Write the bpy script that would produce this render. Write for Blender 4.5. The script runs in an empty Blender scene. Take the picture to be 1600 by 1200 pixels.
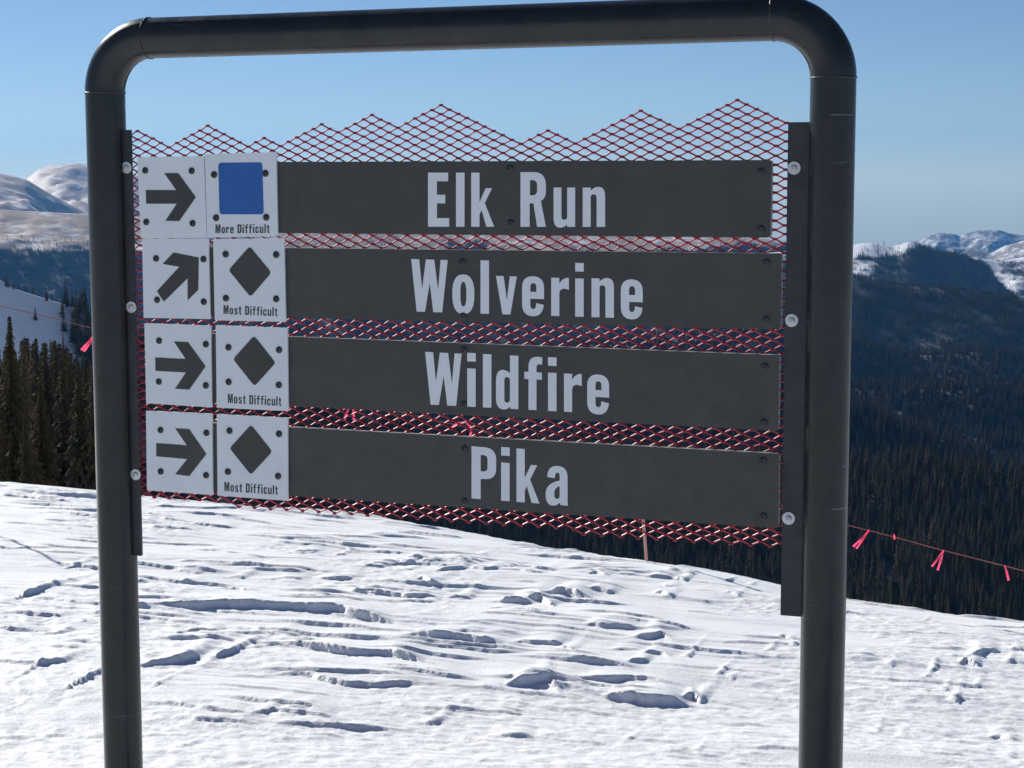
import bpy, bmesh, math, random
import numpy as np
from mathutils import Vector, Matrix
from mathutils.geometry import tessellate_polygon

random.seed(7); rng = np.random.default_rng(7)
R = math.radians
scene = bpy.context.scene
COL = scene.collection

# ------------------------------------------------------------------ camera
F, PITCH, YAW, ROLL = 2772.12, -0.1142, 0.3415, -0.0018      # focal length in photo pixels (1600 wide)
EYE = np.array([2.8391, -4.488, 1.66])
POST_GAP, BAR_Z, PIPE_R = 2.095, 0.4045 + 1.66, 0.057
_cy, _sy, _cp, _sp = math.cos(YAW), math.sin(YAW), math.cos(PITCH), math.sin(PITCH)
_f = np.array([-_sy * _cp, _cy * _cp, _sp]); _r = np.array([_cy, _sy, 0.0]); _u = np.cross(_r, _f)
_r2 = math.cos(ROLL) * _r + math.sin(ROLL) * _u; _u2 = -math.sin(ROLL) * _r + math.cos(ROLL) * _u
AX = np.array([_r2, _u2, _f])
cam = bpy.data.cameras.new('camera'); camo = bpy.data.objects.new('camera', cam); COL.objects.link(camo)
cam.sensor_width = 36.0; cam.lens = F / 1600 * 36.0; cam.clip_start = 0.05; cam.clip_end = 60000
camo.matrix_world = Matrix(((_r2[0], _u2[0], -_f[0], EYE[0]), (_r2[1], _u2[1], -_f[1], EYE[1]), (_r2[2], _u2[2], -_f[2], EYE[2]), (0, 0, 0, 1)))
scene.camera = camo

# ------------------------------------------------------------------ sky and sun
SUN_AZ, SUN_EL = R(58), R(29)                                 # azimuth measured from +Y towards -X
world = bpy.data.worlds.new('World'); scene.world = world; world.use_nodes = True
wn = world.node_tree.nodes; bg = wn['Background']
sky = wn.new('ShaderNodeTexSky'); sky.sky_type = 'NISHITA'; sky.sun_disc = False
sky.sun_elevation = SUN_EL; sky.sun_rotation = -SUN_AZ; sky.altitude = 3300; sky.air_density = 1.0; sky.dust_density = 0.0; sky.ozone_density = 4.0
world.node_tree.links.new(sky.outputs[0], bg.inputs[0]); bg.inputs[1].default_value = 0.06
sun = bpy.data.lights.new('sun', 'SUN'); suno = bpy.data.objects.new('sun', sun); COL.objects.link(suno)
sun.energy = 5.0; sun.angle = R(0.5); sun.color = (1.0, 0.95, 0.87)
sd = Vector((-math.cos(SUN_EL) * math.sin(SUN_AZ), math.cos(SUN_EL) * math.cos(SUN_AZ), math.sin(SUN_EL)))
suno.rotation_euler = sd.to_track_quat('Z', 'Y').to_euler(); suno.location = (0, 0, 30)
vs = scene.view_settings; vs.view_transform = 'Standard'; vs.look = 'None'; vs.exposure = 0.38; vs.gamma = 1.0
cy = scene.cycles; cy.use_denoising = True; cy.max_bounces = 8; cy.diffuse_bounces = 4; cy.glossy_bounces = 3
cy.transmission_bounces = 4; cy.volume_bounces = 0; cy.sample_clamp_indirect = 6

# ------------------------------------------------------------------ helpers: pixels, noise
def ray(px, py):
    px = np.asarray(px, float); py = np.asarray(py, float)
    d = np.stack([(px - 800) / F, -(py - 600) / F, np.ones_like(px + py)], -1)
    return d @ AX
def proj(P):
    v = (np.asarray(P) - EYE) @ AX.T
    return 800 + F * v[..., 0] / v[..., 2], 600 - F * v[..., 1] / v[..., 2]
def on_plane(px, py, y0=0.0):
    d = ray(px, py); t = (y0 - EYE[1]) / d[..., 1]
    return EYE + d * t[..., None]
FWD = np.array([-_sy, _cy]); RGT = np.array([_cy, _sy])

_perm = rng.permutation(512); _perm = np.concatenate([_perm, _perm, _perm])
_ga = rng.uniform(0, 2 * np.pi, 512); _gx, _gy = np.cos(_ga), np.sin(_ga)
def noise(x, y):
    x = np.asarray(x, float); y = np.asarray(y, float)
    xi = np.floor(x).astype(int); yi = np.floor(y).astype(int); xf = x - xi; yf = y - yi
    def g(ix, iy, fx, fy):
        h = _perm[(_perm[ix & 511] + (iy & 511)) & 511]
        return _gx[h] * fx + _gy[h] * fy
    sx = xf * xf * xf * (xf * (xf * 6 - 15) + 10); sy = yf * yf * yf * (yf * (yf * 6 - 15) + 10)
    a = g(xi, yi, xf, yf); b = g(xi + 1, yi, xf - 1, yf); c = g(xi, yi + 1, xf, yf - 1); d = g(xi + 1, yi + 1, xf - 1, yf - 1)
    return (a + sx * (b - a) + sy * (c - a + sx * (a - b - c + d))) * 1.5
def fbm(x, y, o=4, gain=0.5):
    s = 0; a = 1.0
    for k in range(o):
        s = s + a * noise(x * 2 ** k + 17.3 * k, y * 2 ** k - 9.1 * k); a *= gain
    return s
def sstep(a, b, x):
    t = np.clip((x - a) / (b - a), 0, 1); return t * t * (3 - 2 * t)

# ------------------------------------------------------------------ materials
def mat(name, col=(0.5, 0.5, 0.5), rough=0.6, metal=0.0, spec=0.5):
    m = bpy.data.materials.new(name); m.use_nodes = True
    b = m.node_tree.nodes['Principled BSDF']
    b.inputs['Base Color'].default_value = (*col, 1); b.inputs['Roughness'].default_value = rough
    b.inputs['Metallic'].default_value = metal; b.inputs['Specular IOR Level'].default_value = spec
    return m
def N(m, t, **kw):
    n = m.node_tree.nodes.new(t)
    for k, v in kw.items():
        if k in n.inputs: n.inputs[k].default_value = v
        else: setattr(n, k, v)
    return n
def L(m, a, b): m.node_tree.links.new(a, b)
def bsdf(m): return m.node_tree.nodes['Principled BSDF']
def ramp(m, fac, stops):
    r = N(m, 'ShaderNodeValToRGB'); e = r.color_ramp.elements
    while len(e) < len(stops): e.new(0.5)
    for i, (p, c) in enumerate(stops):
        e[i].position = p; e[i].color = (*c, 1) if len(c) == 3 else c
    L(m, fac, r.inputs[0]); return r.outputs[0]
def coords(m, scale=(1, 1, 1), rot=(0, 0, 0)):
    tc = N(m, 'ShaderNodeTexCoord'); mp = N(m, 'ShaderNodeMapping'); mp.inputs['Scale'].default_value = scale; mp.inputs['Rotation'].default_value = rot
    L(m, tc.outputs['Object'], mp.inputs[0]); return mp.outputs[0]
def tex(m, vec, scale, detail=4, rough=0.55):
    n = N(m, 'ShaderNodeTexNoise'); n.inputs['Scale'].default_value = scale; n.inputs['Detail'].default_value = detail; n.inputs['Roughness'].default_value = rough
    L(m, vec, n.inputs['Vector']); return n.outputs[0]
def mixc(m, fac, a, b):
    n = N(m, 'ShaderNodeMix', data_type='RGBA')
    if isinstance(fac, (int, float)): n.inputs[0].default_value = fac
    else: L(m, fac, n.inputs[0])
    for i, c in ((6, a), (7, b)):
        if isinstance(c, tuple): n.inputs[i].default_value = (*c, 1)
        else: L(m, c, n.inputs[i])
    return n.outputs[2]
def bump(m, h, strength, dist):
    n = N(m, 'ShaderNodeBump'); n.inputs['Strength'].default_value = strength; n.inputs['Distance'].default_value = dist
    L(m, h, n.inputs['Height']); L(m, n.outputs[0], bsdf(m).inputs['Normal'])

def m_snow():
    m = mat('snow', (0.84, 0.86, 0.89), 0.55, spec=0.25)
    v = coords(m)
    g = tex(m, v, 70, 6, 0.65)
    g2 = tex(m, coords(m, (0.35, 1.0, 1.0), (0, 0, -YAW)), 14, 5, 0.6)
    ad = N(m, 'ShaderNodeMath', operation='ADD'); L(m, g, ad.inputs[0]); L(m, g2, ad.inputs[1])
    bump(m, ad.outputs[0], 0.40, 0.010)
    L(m, ramp(m, tex(m, v, 2.0, 5), [(0.3, (0.80, 0.83, 0.87)), (0.7, (0.87, 0.885, 0.90))]), bsdf(m).inputs['Base Color'])
    return m
def m_paint(name, c0, c1, rough, scratch=0.0):
    m = mat(name, c0, rough)
    v = coords(m)
    c = ramp(m, tex(m, v, 9, 6, 0.65), [(0.35, c0), (0.7, c1)])
    if scratch:
        s = tex(m, coords(m, (3, 3, 60), (0.15, 0.05, 0)), 2.2, 3, 0.5)
        s2 = tex(m, v, 5, 2)
        mu = N(m, 'ShaderNodeMath', operation='MULTIPLY'); L(m, ramp(m, s, [(0.70, (0, 0, 0)), (0.74, (1, 1, 1))]), mu.inputs[0]); L(m, ramp(m, s2, [(0.5, (0, 0, 0)), (0.62, (1, 1, 1))]), mu.inputs[1])
        mu2 = N(m, 'ShaderNodeMath', operation='MULTIPLY'); L(m, mu.outputs[0], mu2.inputs[0]); mu2.inputs[1].default_value = scratch
        c = mixc(m, mu2.outputs[0], c, (0.30, 0.29, 0.28))
    L(m, c, bsdf(m).inputs['Base Color'])
    L(m, ramp(m, tex(m, v, 25, 5), [(0.3, (rough * .8,) * 3), (0.7, (rough * 1.2,) * 3)]), bsdf(m).inputs['Roughness'])
    bump(m, tex(m, v, 180, 3), 0.12, 0.001)
    return m
M = {}
M['snow'] = m_snow()
M['pipe'] = m_paint('dark_pipe_paint', (0.015, 0.018, 0.021), (0.027, 0.030, 0.033), 0.27, 0.75)
bsdf(M['pipe']).inputs['Specular IOR Level'].default_value = 0.33
M['weld'] = m_paint('weld_bead', (0.025, 0.026, 0.028), (0.05, 0.05, 0.05), 0.42)
M['bracket'] = m_paint('bracket_paint', (0.020, 0.022, 0.026), (0.030, 0.032, 0.037), 0.5, 0.25)
M['board'] = m_paint('brown_board', (0.042, 0.043, 0.040), (0.053, 0.053, 0.049), 0.5, 0.12)
M['edge'] = m_paint('board_edge', (0.30, 0.28, 0.25), (0.4, 0.38, 0.35), 0.5)
M['plate'] = m_paint('white_plate', (0.70, 0.745, 0.76), (0.76, 0.80, 0.81), 0.45)
M['white'] = m_paint('white_vinyl', (0.72, 0.75, 0.775), (0.77, 0.795, 0.815), 0.4)
M['black'] = m_paint('black_vinyl', (0.034, 0.036, 0.036), (0.043, 0.044, 0.043), 0.5)
M['blue'] = m_paint('blue_vinyl', (0.006, 0.100, 0.37), (0.009, 0.112, 0.40), 0.45)
M['bolt'] = mat('black_bolt', (0.035, 0.036, 0.04), 0.42)
M['socket'] = mat('bolt_socket', (0.012, 0.012, 0.013), 0.6)
M['zinc'] = m_paint('zinc', (0.52, 0.54, 0.54), (0.68, 0.70, 0.70), 0.42); bsdf(M['zinc']).inputs['Metallic'].default_value = 0.35
M['red'] = m_paint('red_mesh_paint', (0.36, 0.024, 0.046), (0.47, 0.038, 0.066), 0.40)
M['rope'] = m_paint('rope', (0.26, 0.06, 0.05), (0.34, 0.10, 0.08), 0.75)
M['pole'] = m_paint('pole', (0.55, 0.26, 0.22), (0.62, 0.36, 0.30), 0.6)
def m_ribbon():
    m = mat('pink_ribbon', (0.92, 0.07, 0.17), 0.4)
    t = N(m, 'ShaderNodeBsdfTranslucent'); t.inputs[0].default_value = (1.0, 0.10, 0.22, 1)
    mx = N(m, 'ShaderNodeMixShader'); mx.inputs[0].default_value = 0.55
    out = m.node_tree.nodes['Material Output']
    L(m, bsdf(m).outputs[0], mx.inputs[1]); L(m, t.outputs[0], mx.inputs[2]); L(m, mx.outputs[0], out.inputs[0]); return m
M['ribbon'] = m_ribbon()
def m_needles(name, a, b, c):
    m = mat(name, a, 0.9, spec=0.05)
    oi = N(m, 'ShaderNodeObjectInfo')
    base = ramp(m, oi.outputs['Random'], [(0.0, a), (0.55, b), (1.0, c)])
    n = tex(m, coords(m), 1.6, 3)
    L(m, mixc(m, ramp(m, n, [(0.35, (0, 0, 0)), (0.7, (0.6, 0.6, 0.6))]), base, c), bsdf(m).inputs['Base Color'])
    return m
M['needle'] = m_needles('spruce_needles', (0.038, 0.040, 0.024), (0.052, 0.049, 0.029), (0.082, 0.062, 0.036))
M['needle_near'] = m_needles('spruce_needles_sparse', (0.038, 0.036, 0.020), (0.052, 0.045, 0.024), (0.074, 0.055, 0.030))
M['bark'] = m_paint('bark', (0.06, 0.05, 0.042), (0.13, 0.11, 0.09), 0.9)
def m_hill(name, kind):
    m = mat(name, (0.8, 0.82, 0.85), 0.7, spec=0.2)
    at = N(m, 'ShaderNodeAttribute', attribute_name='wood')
    snow = (0.82, 0.84, 0.87)
    if kind == 'rock':
        v = coords(m, (0.012, 0.012, 0.004)); a = tex(m, v, 1.6, 12, 0.72)
        base = mixc(m, ramp(m, a, [(0.47, (0, 0, 0)), (0.60, (1, 1, 1))]), (0.24, 0.215, 0.20), snow)
    elif kind == 'tundra':
        v = coords(m, (0.010, 0.010, 0.02)); a = tex(m, v, 1.0, 12, 0.76)
        base = mixc(m, ramp(m, a, [(0.51, (0, 0, 0)), (0.64, (1, 1, 1))]), (0.37, 0.28, 0.21), snow)
    else:
        base = ramp(m, tex(m, coords(m), 0.02, 6), [(0.3, (0.76, 0.79, 0.83)), (0.7, snow)])
    L(m, mixc(m, at.outputs['Fac'], base, (0.045, 0.043, 0.036)), bsdf(m).inputs['Base Color'])  # wooded ground painted dark: shade on the snow under trees, with litter
    return m
M['hill'] = m_hill('snowy_hill', 'snow'); M['rock'] = m_hill('rocky_snow', 'rock'); M['tundra'] = m_hill('tundra_snow', 'tundra')

# ------------------------------------------------------------------ object helpers
def mesh_obj(name, verts, faces, material, parent=None, org=(0, 0, 0), smooth=False):
    me = bpy.data.meshes.new(name)
    v = np.asarray(verts, float) - np.asarray(org, float)
    me.from_pydata(v.tolist(), [], faces if isinstance(faces, list) else np.asarray(faces).tolist()); me.materials.append(material)
    if smooth: me.polygons.foreach_set('use_smooth', [True] * len(me.polygons))
    o = bpy.data.objects.new(name, me); COL.objects.link(o)
    if parent: o.parent = parent
    return o
def tag(o, label=None, cat=None, group=None, kind=None):
    if label: o['label'] = label
    if cat: o['category'] = cat
    if group: o['group'] = group
    if kind: o['kind'] = kind
    return o
def empty(name, loc):
    o = bpy.data.objects.new(name, None); COL.objects.link(o); o.location = loc; o.empty_display_size = 0.1; return o
class MB:
    def __init__(s): s.v = []; s.f = []
    def add(s, v, f):
        n = len(s.v); s.v += [tuple(map(float, p)) for p in v]; s.f += [tuple(i + n for i in q) for q in f]; return s
    def tube(s, pts, rad, seg=24, cap=True):
        pts = [Vector(p) for p in pts]; n = len(pts)
        if not hasattr(rad, '__len__'): rad = [rad] * n
        rings = []; up = None
        for i, p in enumerate(pts):
            t = (pts[min(i + 1, n - 1)] - pts[max(i - 1, 0)]).normalized()
            if up is None: up = t.orthogonal().normalized()
            up = (up - t * up.dot(t)).normalized(); w = t.cross(up)
            rings.append([p + (up * math.cos(2 * math.pi * k / seg) + w * math.sin(2 * math.pi * k / seg)) * rad[i] for k in range(seg)])
        v = [q for r_ in rings for q in r_]
        f = [(i * seg + k, i * seg + (k + 1) % seg, (i + 1) * seg + (k + 1) % seg, (i + 1) * seg + k) for i in range(n - 1) for k in range(seg)]
        if cap: f += [tuple(range(seg - 1, -1, -1)), tuple((n - 1) * seg + k for k in range(seg))]
        return s.add(v, f)
    def build(s, name, m, parent=None, org=(0, 0, 0), smooth=False): return mesh_obj(name, s.v, s.f, m, parent, org, smooth)

# ------------------------------------------------------------------ the snow slope the sign stands on
def interp(x, xs, ys): return np.interp(x, xs, ys)
G0 = 1.76
CREST_A = np.array([-0.6, -0.2937, -0.1836, -0.0735, 0.0732, 0.1906, 0.2934, 0.6]); CREST_V = np.array([11.235, 10.835, 10.558, 10.197, 9.36, 8.555, 8.234, 7.634])
def base_z(u, v):
    u = np.asarray(u, float); v = np.asarray(v, float)
    near = -G0 - 0.03 * v - 0.06 * np.clip(u, -40, 40)
    t = np.maximum(0, v - interp(u / np.maximum(v, 1.0), CREST_A, CREST_V))
    k = 0.16; s = 0.34; te = s / (2 * k)
    near = near - np.where(t < te, k * t * t, k * te * te + s * (t - te))
    a = np.clip((u / np.maximum(v, 1.0) + 0.29) / 0.58, 0, 1)
    pl = interp(v, [10, 30, 60, 120, 200, 300, 500, 800], [-2.6, -9, -16.3, -24.5, -34, -48, -110, -230])
    pr = interp(v, [10, 30, 60, 150, 300, 480, 600, 800], [-4, -12, -22, -56, -98, -135, -175, -260])
    far = pl + (pr - pl) * a
    return EYE[2] + near + (np.minimum(far, near + 4) - near) * sstep(13, 40, v)
def to_world(u, v, z):
    u = np.asarray(u, float); v = np.asarray(v, float)
    return np.stack([EYE[0] + u * RGT[0] + v * FWD[0], EYE[1] + u * RGT[1] + v * FWD[1], np.broadcast_to(z, u.shape)], -1)
def to_uv(P): 
    d = np.asarray(P)[..., :2] - EYE[:2]; return d @ RGT, d @ FWD
def ground_hit(px, py):                                       # where a pixel's ray meets the near snow plane
    d = ray(px, py); u = d[..., :2] @ RGT; v = d[..., :2] @ FWD
    t = -G0 / (d[..., 2] + 0.03 * v + 0.06 * u); return u * t, v * t

# wind-cut drift edges: (zoom origin x, y, scale, [(polyline), thickness px])
DR = [
 (0, 0, 1.0, [([(396,1018),(424,1013),(469,1014),(500,1019),(547,1027),(594,1031),(669,1044)],19), ([(403,1058),(442,1056),(487,1057),(525,1065),(547,1071),(594,1074),(667,1075)],12),
  ([(869,1059),(922,1064),(963,1066),(1025,1066),(1040,1075)],13), ([(917,1083),(953,1090),(994,1092),(1025,1094),(1082,1098)],21), ([(560,1045),(640,1050),(720,1062)],4), ([(1040,1070),(1110,1086),(1240,1112)],4), ([(1310,1115),(1400,1130),(1500,1152)],4)]),
 (0, 740, 2.667, [
  ([(30,525),(100,505),(152,500)],13), ([(245,393),(340,388)],4), ([(155,655),(290,650)],5), ([(0,890),(160,805),(285,783)],11), ([(260,905),(330,880)],13),
  ([(520,572),(700,558),(850,568),(1000,575),(1250,578),(1400,590),(1660,637)],18), ([(700,400),(850,412)],5), ([(945,425),(1020,432)],5), ([(680,442),(800,458)],5),
  ([(1080,435),(1280,442)],3), ([(1290,432),(1480,443)],4), ([(875,485),(1000,492),(1080,508)],6), ([(1155,517),(1380,542)],5), ([(1390,493),(1600,510)],7),
  ([(690,680),(850,660),(930,655)],6), ([(930,670),(1100,672),(1250,690)],4), ([(560,802),(720,790),(830,780)],17), ([(840,820),(900,778),(985,758)],13),
  ([(590,920),(680,880)],4),
  ([(1010,1020),(1150,998)],6), ([(1165,993),(1300,982)],4), ([(775,320),(910,328)],4), ([(1175,330),(1340,322)],3), ([(0,330),(120,322),(220,330)],3), ([(270,392),(390,402)],3), ([(0,970),(30,968)],4),
  ([(100,1085),(180,1080)],3), ([(740,1130),(790,1128)],4), ([(150,610),(200,608)],3), ([(80,190),(380,245)],2), ([(0,135),(400,215)],2), ([(600,225),(860,262)],2)]),
 (500, 800, 3.2, [
  ([(60,165),(210,170)],3), ([(180,190),(440,205)],4), ([(60,203),(125,207)],4), ([(385,230),(510,222)],4), ([(550,218),(730,238)],3), ([(195,285),(330,288)],5),
  ([(335,275),(480,268)],8), ([(480,265),(585,270)],5), ([(345,303),(480,302)],3), ([(640,240),(740,246),(865,262)],6), ([(545,318),(700,308),(745,300)],8),
  ([(710,292),(830,310),(905,300)],9), ([(900,283),(960,292)],5), ([(1020,293),(1185,303)],5), ([(980,312),(1115,330)],7), ([(1310,320),(1380,322),(1450,340)],7),
  ([(1450,318),(1590,330)],4), ([(0,328),(170,340)],4), ([(0,352),(250,373)],2), ([(455,355),(510,352),(570,385)],8), ([(75,403),(250,408),(420,425),(622,428)],10),
  ([(622,432),(755,435)],9), ([(360,453),(590,465)],5), ([(855,463),(1000,468),(1062,475)],14), ([(1015,453),(1100,452),(1165,495)],13), ([(1080,432),(1220,430),(1335,462)],17),
  ([(1310,400),(1400,400),(1485,415)],8), ([(820,505),(925,510)],4), ([(980,540),(1090,547)],4), ([(350,658),(480,640),(600,660),(800,685),(935,692)],17),
  ([(930,680),(1000,668),(1170,675),(1230,680)],12), ([(1165,690),(1270,715)],8), ([(640,625),(810,632)],5), ([(1275,593),(1450,603),(1590,615)],9), 
  ([(880,882),(1040,872),(1150,870),(1195,925)],20), ([(1160,875),(1340,905)],4),
   ([(490,1045),(585,1062)],10), ([(860,250),(1020,268)],3), ([(1220,225),(1310,230)],3), ([(1345,268),(1410,275)],3), ([(760,210),(830,218)],3)]),
 (900, 825, 3.2, [
  ([(330,250),(490,262)],7), ([(480,255),(550,272)],8), ([(420,218),(510,228),(600,247)],7), ([(370,330),(430,332),(485,355)],8),
  ([(735,263),(780,268)],5), ([(850,275),(890,283)],3), ([(740,328),(780,332),(820,350)],6), ([(920,385),(980,395),(1030,405)],5), ([(250,575),(380,573),(430,562),(482,592)],11),
  ([(130,615),(345,622)],5), ([(305,640),(430,640),(470,662)],9), ([(520,640),(565,657)],7), ([(230,683),(370,680)],8),
   ([(515,840),(590,828),(630,865)],12), ([(980,562),(1040,563),(1100,583)],6), ([(930,628),(990,633)],4), ([(1060,610),(1100,612)],4),
  ([(695,735),(730,735)],6), ([(740,740),(790,760)],4), ([(230,1055),(300,1052)],4), ([(560,1110),(610,1130)],5), ([(400,290),(500,308)],5)]),
 (1240, 900, 4.0, [
  ([(555,562),(620,585)],4), ([(845,615),(905,605)],6), ([(800,648),(840,655)],5), ([(1030,515),(1130,510),(1200,470),(1305,460)],11), ([(1030,580),(1080,560),(1160,590)],13),
  ([(1300,535),(1375,545)],6), ([(1330,440),(1440,450)],5), ([(885,710),(960,735)],5), ([(940,778),(1035,810)],8), ([(1115,705),(1170,715)],4), ([(450,930),(545,965)],5),
  ([(600,985),(720,1005)],3), ([(540,925),(800,975),(1040,1020)],3), ([(1190,1000),(1300,995),(1410,1025)],8), ([(1260,1115),(1380,1150)],4), ([(810,240),(840,245)],3), ([(480,375),(590,370)],2), ([(690,415),(760,405)],2)]),
]
def axis(lo, hi, step, out_lo, out_hi, grow):
    a = list(np.arange(lo, hi, step)); s = step; x = lo; left = []
    while x > out_lo: s *= grow; x -= s; left.append(x)
    s = step; x = a[-1]; right = []
    while x < out_hi: s *= grow; x += s; right.append(x)
    return np.array(left[::-1] + a + right)
def build_snow():
    us = axis(-3.6, 3.1, 0.0100, -500, 500, 1.13); vs_ = axis(5.1, 11.6, 0.0090, -60, 820, 1.09)
    U, V = np.meshgrid(us, vs_); Z = base_z(U, V)
    vis = sstep(-5.0, -3.6, U) * sstep(5.0, 3.1, U) * sstep(3.5, 5.1, V) * sstep(13.5, 11.8, V)
    wu, wv = U + 0.12 * V, V + 0.10 * U                       # the wind runs across the slope
    H = 0.028 * fbm(wu * 0.45, wv * 1.1, 2) + 0.0055 * fbm(wu * 1.3 + 5, wv * 4.0, 2)
    # random small scarps between the traced ones
    lam = 0.36; n1 = wv / lam + 0.9 * fbm(wu * 0.55 + 3, wv * 1.2, 3); fr = n1 - np.floor(n1)
    cut = sstep(0.12, 0.42, fbm(wu * 1.0 + 31, wv * 2.2 + 8, 3)) * sstep(9.8, 7.6, V + 0.8 * np.clip(U, 0, 2)) 
    H = H + 0.006 * cut * np.where(fr < 0.06, fr / 0.06, np.exp(-(fr - 0.06) * 4))
    lam2 = 0.20; n2 = wv / lam2 + 0.8 * fbm(wu * 0.8 + 13, wv * 1.6, 3); fr2 = n2 - np.floor(n2)
    cut2 = sstep(0.1, 0.5, fbm(wu * 1.5 + 71, wv * 3.0 + 18, 3)) * sstep(6.6, 8.2, V)
    H = H + 0.013 * cut2 * np.where(fr2 < 0.10, fr2 / 0.10, np.exp(-(fr2 - 0.1) * 4))
    ui0, ui1 = 0, len(us)
    for ox, oy, sc, items in DR:
        for pl, th in items:
            p = np.array(pl, float); gu, gv = ground_hit(ox + p[:, 0] / sc, oy + p[:, 1] / sc)
            if gu[-1] < gu[0]: gu, gv = gu[::-1], gv[::-1]
            ex = min(0.35 * (gu[-1] - gu[0]), 0.35) * (th > 3); k0 = (gv[1] - gv[0]) / (gu[1] - gu[0]); k1 = (gv[-1] - gv[-2]) / (gu[-1] - gu[-2])
            k0, k1 = np.clip([k0, k1], -0.5, 0.35); uA, uB = gu[0], gu[-1]; gu = np.concatenate([[uA - ex], gu, [uB + 0.7 * ex]]) if ex > 0 else gu; gv = np.concatenate([[gv[0] - k0 * ex], gv, [gv[-1] + 0.7 * k1 * ex]]) if ex > 0 else gv
            ln = uB - uA; amp = th * gv.mean() / F / 1.4
            i0, i1 = np.searchsorted(us, [gu[0] - 0.02, gu[-1] + 0.4]); j0, j1 = np.searchsorted(vs_, [gv.min() - 0.5, gv.max() + 1.3])
            if i1 <= i0: continue
            uu = U[j0:j1, i0:i1]; vv = V[j0:j1, i0:i1]
            line = interp(uu, gu, gv) + min(0.05, 0.10 * ln) * noise(uu * 3.2 + oy, uu * 0 + th * 5.3) + 0.020 * noise(uu * 9 + ox, uu * 0 + th * 3.1) + 0.008 * noise(uu * 31 + oy, uu * 0 + th)
            dv = vv - line; back = 0.10 + 5.5 * amp; far_ = np.clip(dv / (1.6 * back), 0, 1); ss = (uu - 0.35 * np.clip(dv, 0, 1) - uA) / ln; tail = 0.16 * sstep(0, 1, np.clip((uu - gu[0]) / (uA - gu[0] + 0.05), 0, 1)) * sstep(0, 1, np.clip((gu[-1] - uu) / (gu[-1] - uB + 0.05), 0, 1)) * (ex > 0); s = np.clip(ss, 0, 1)
            env = sstep(0, min(0.40, 0.30 / ln) + 0.15 * far_, s) * sstep(0, 1, np.clip((1 - s) / (min(0.22, 0.10 / ln) + 0.5 * far_), 0, 1)) * (0.95 + 0.35 * noise(uu * 4.5 + 40, uu * 0 + oy + th * 7))
            w = 0.011 + 0.20 * amp
            prof = np.where(dv < 0, 0.0, np.where(dv < w, (np.clip(dv, 0, None) / w) ** 1.5, np.exp(-((dv - w) / back))))
            scour = -0.15 * np.exp(-np.clip(-dv, 0, 9) / 0.12) * (dv < 0) - 0.15 * (1 - np.clip(dv / w, 0, 1)) * (dv >= 0) * (dv < w)
            H[j0:j1, i0:i1] += amp * np.maximum(env, tail) * (prof + scour) + 0.10 * amp * env * np.exp(-((dv + 0.8 * amp) / (1.5 * amp + 0.02)) ** 2) * fbm(uu * 22, vv * 30, 2)
    # many thin wind-cut lines, long and shallow
    for q in range(430):
        v0_ = rng.uniform(6.0, 11.2); u0_ = rng.uniform(-0.33, 0.30) * v0_; ln = rng.uniform(0.12, 0.95); amp = (0.003 + 0.014 * rng.random() ** 2.2) * (0.6 + 0.4 * (u0_ < 0.8))
        if u0_ > 0.4 and rng.random() < 0.75: continue
        sl = rng.normal(-0.12, 0.08)
        i0, i1 = np.searchsorted(us, [u0_, u0_ + ln]); j0, j1 = np.searchsorted(vs_, [v0_ - 0.35, v0_ + 0.45]); uu = U[j0:j1, i0:i1]; vv = V[j0:j1, i0:i1]
        if uu.size == 0: continue
        dv = vv - (v0_ + sl * (uu - u0_) + 0.02 * noise(uu * 6 + q, uu * 0 + q)); s = np.clip((uu - u0_) / ln, 0, 1)
        env = sstep(0, 0.45, s) * sstep(1, 0.7, s)
        H[j0:j1, i0:i1] += amp * env * np.where(dv < 0, 0, np.where(dv < 0.016, sstep(0, 0.016, dv), np.exp(-(dv - 0.016) / 0.09)))
    # chalky, clodded surface
    rough = sstep(-0.15, 0.35, fbm(U * 0.7 + 11, V * 0.9 + 3, 3) + 0.55 * sstep(7.6, 6.0, V) + 0.30 * sstep(0.2, 1.6, U) - 0.05)
    clod = fbm(wu * 13, wv * 17, 3, 0.6)
    H = H + rough * (0.0042 * clod + 0.0055 * np.maximum(0, noise(wu * 6.5 + 9, wv * 15 + 4) - 0.15)) + 0.0011 * fbm(wu * 8, wv * 26, 2)
    Z = Z + H * vis
    P = to_world(U, V, 0.0); P[..., 2] = Z
    nu, nv = len(us), len(vs_); idx = np.arange(nu * nv).reshape(nv, nu)
    Q = np.stack([idx[:-1, :-1], idx[:-1, 1:], idx[1:, 1:], idx[1:, :-1]], -1).reshape(-1, 4)
    me = grid_mesh('snow_ground', P.reshape(-1, 3), Q, M['snow'])
    o = bpy.data.objects.new('snow_ground', me); COL.objects.link(o); tag(o, kind='structure', label='wind-carved white snow slope with blue shadowed drift edges', cat='ground')
    return o
def grid_mesh(name, P, Q, material, smooth=True):
    me = bpy.data.meshes.new(name); nq = len(Q)
    me.vertices.add(len(P)); me.vertices.foreach_set('co', P.astype(np.float32).ravel())
    me.loops.add(nq * 4); me.loops.foreach_set('vertex_index', Q.astype(np.int32).ravel())
    me.polygons.add(nq); me.polygons.foreach_set('loop_start', np.arange(0, nq * 4, 4, dtype=np.int32))
    me.update(calc_edges=True); me.polygons.foreach_set('use_smooth', np.full(nq, smooth)); me.materials.append(material)
    return me
build_snow()

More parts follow.
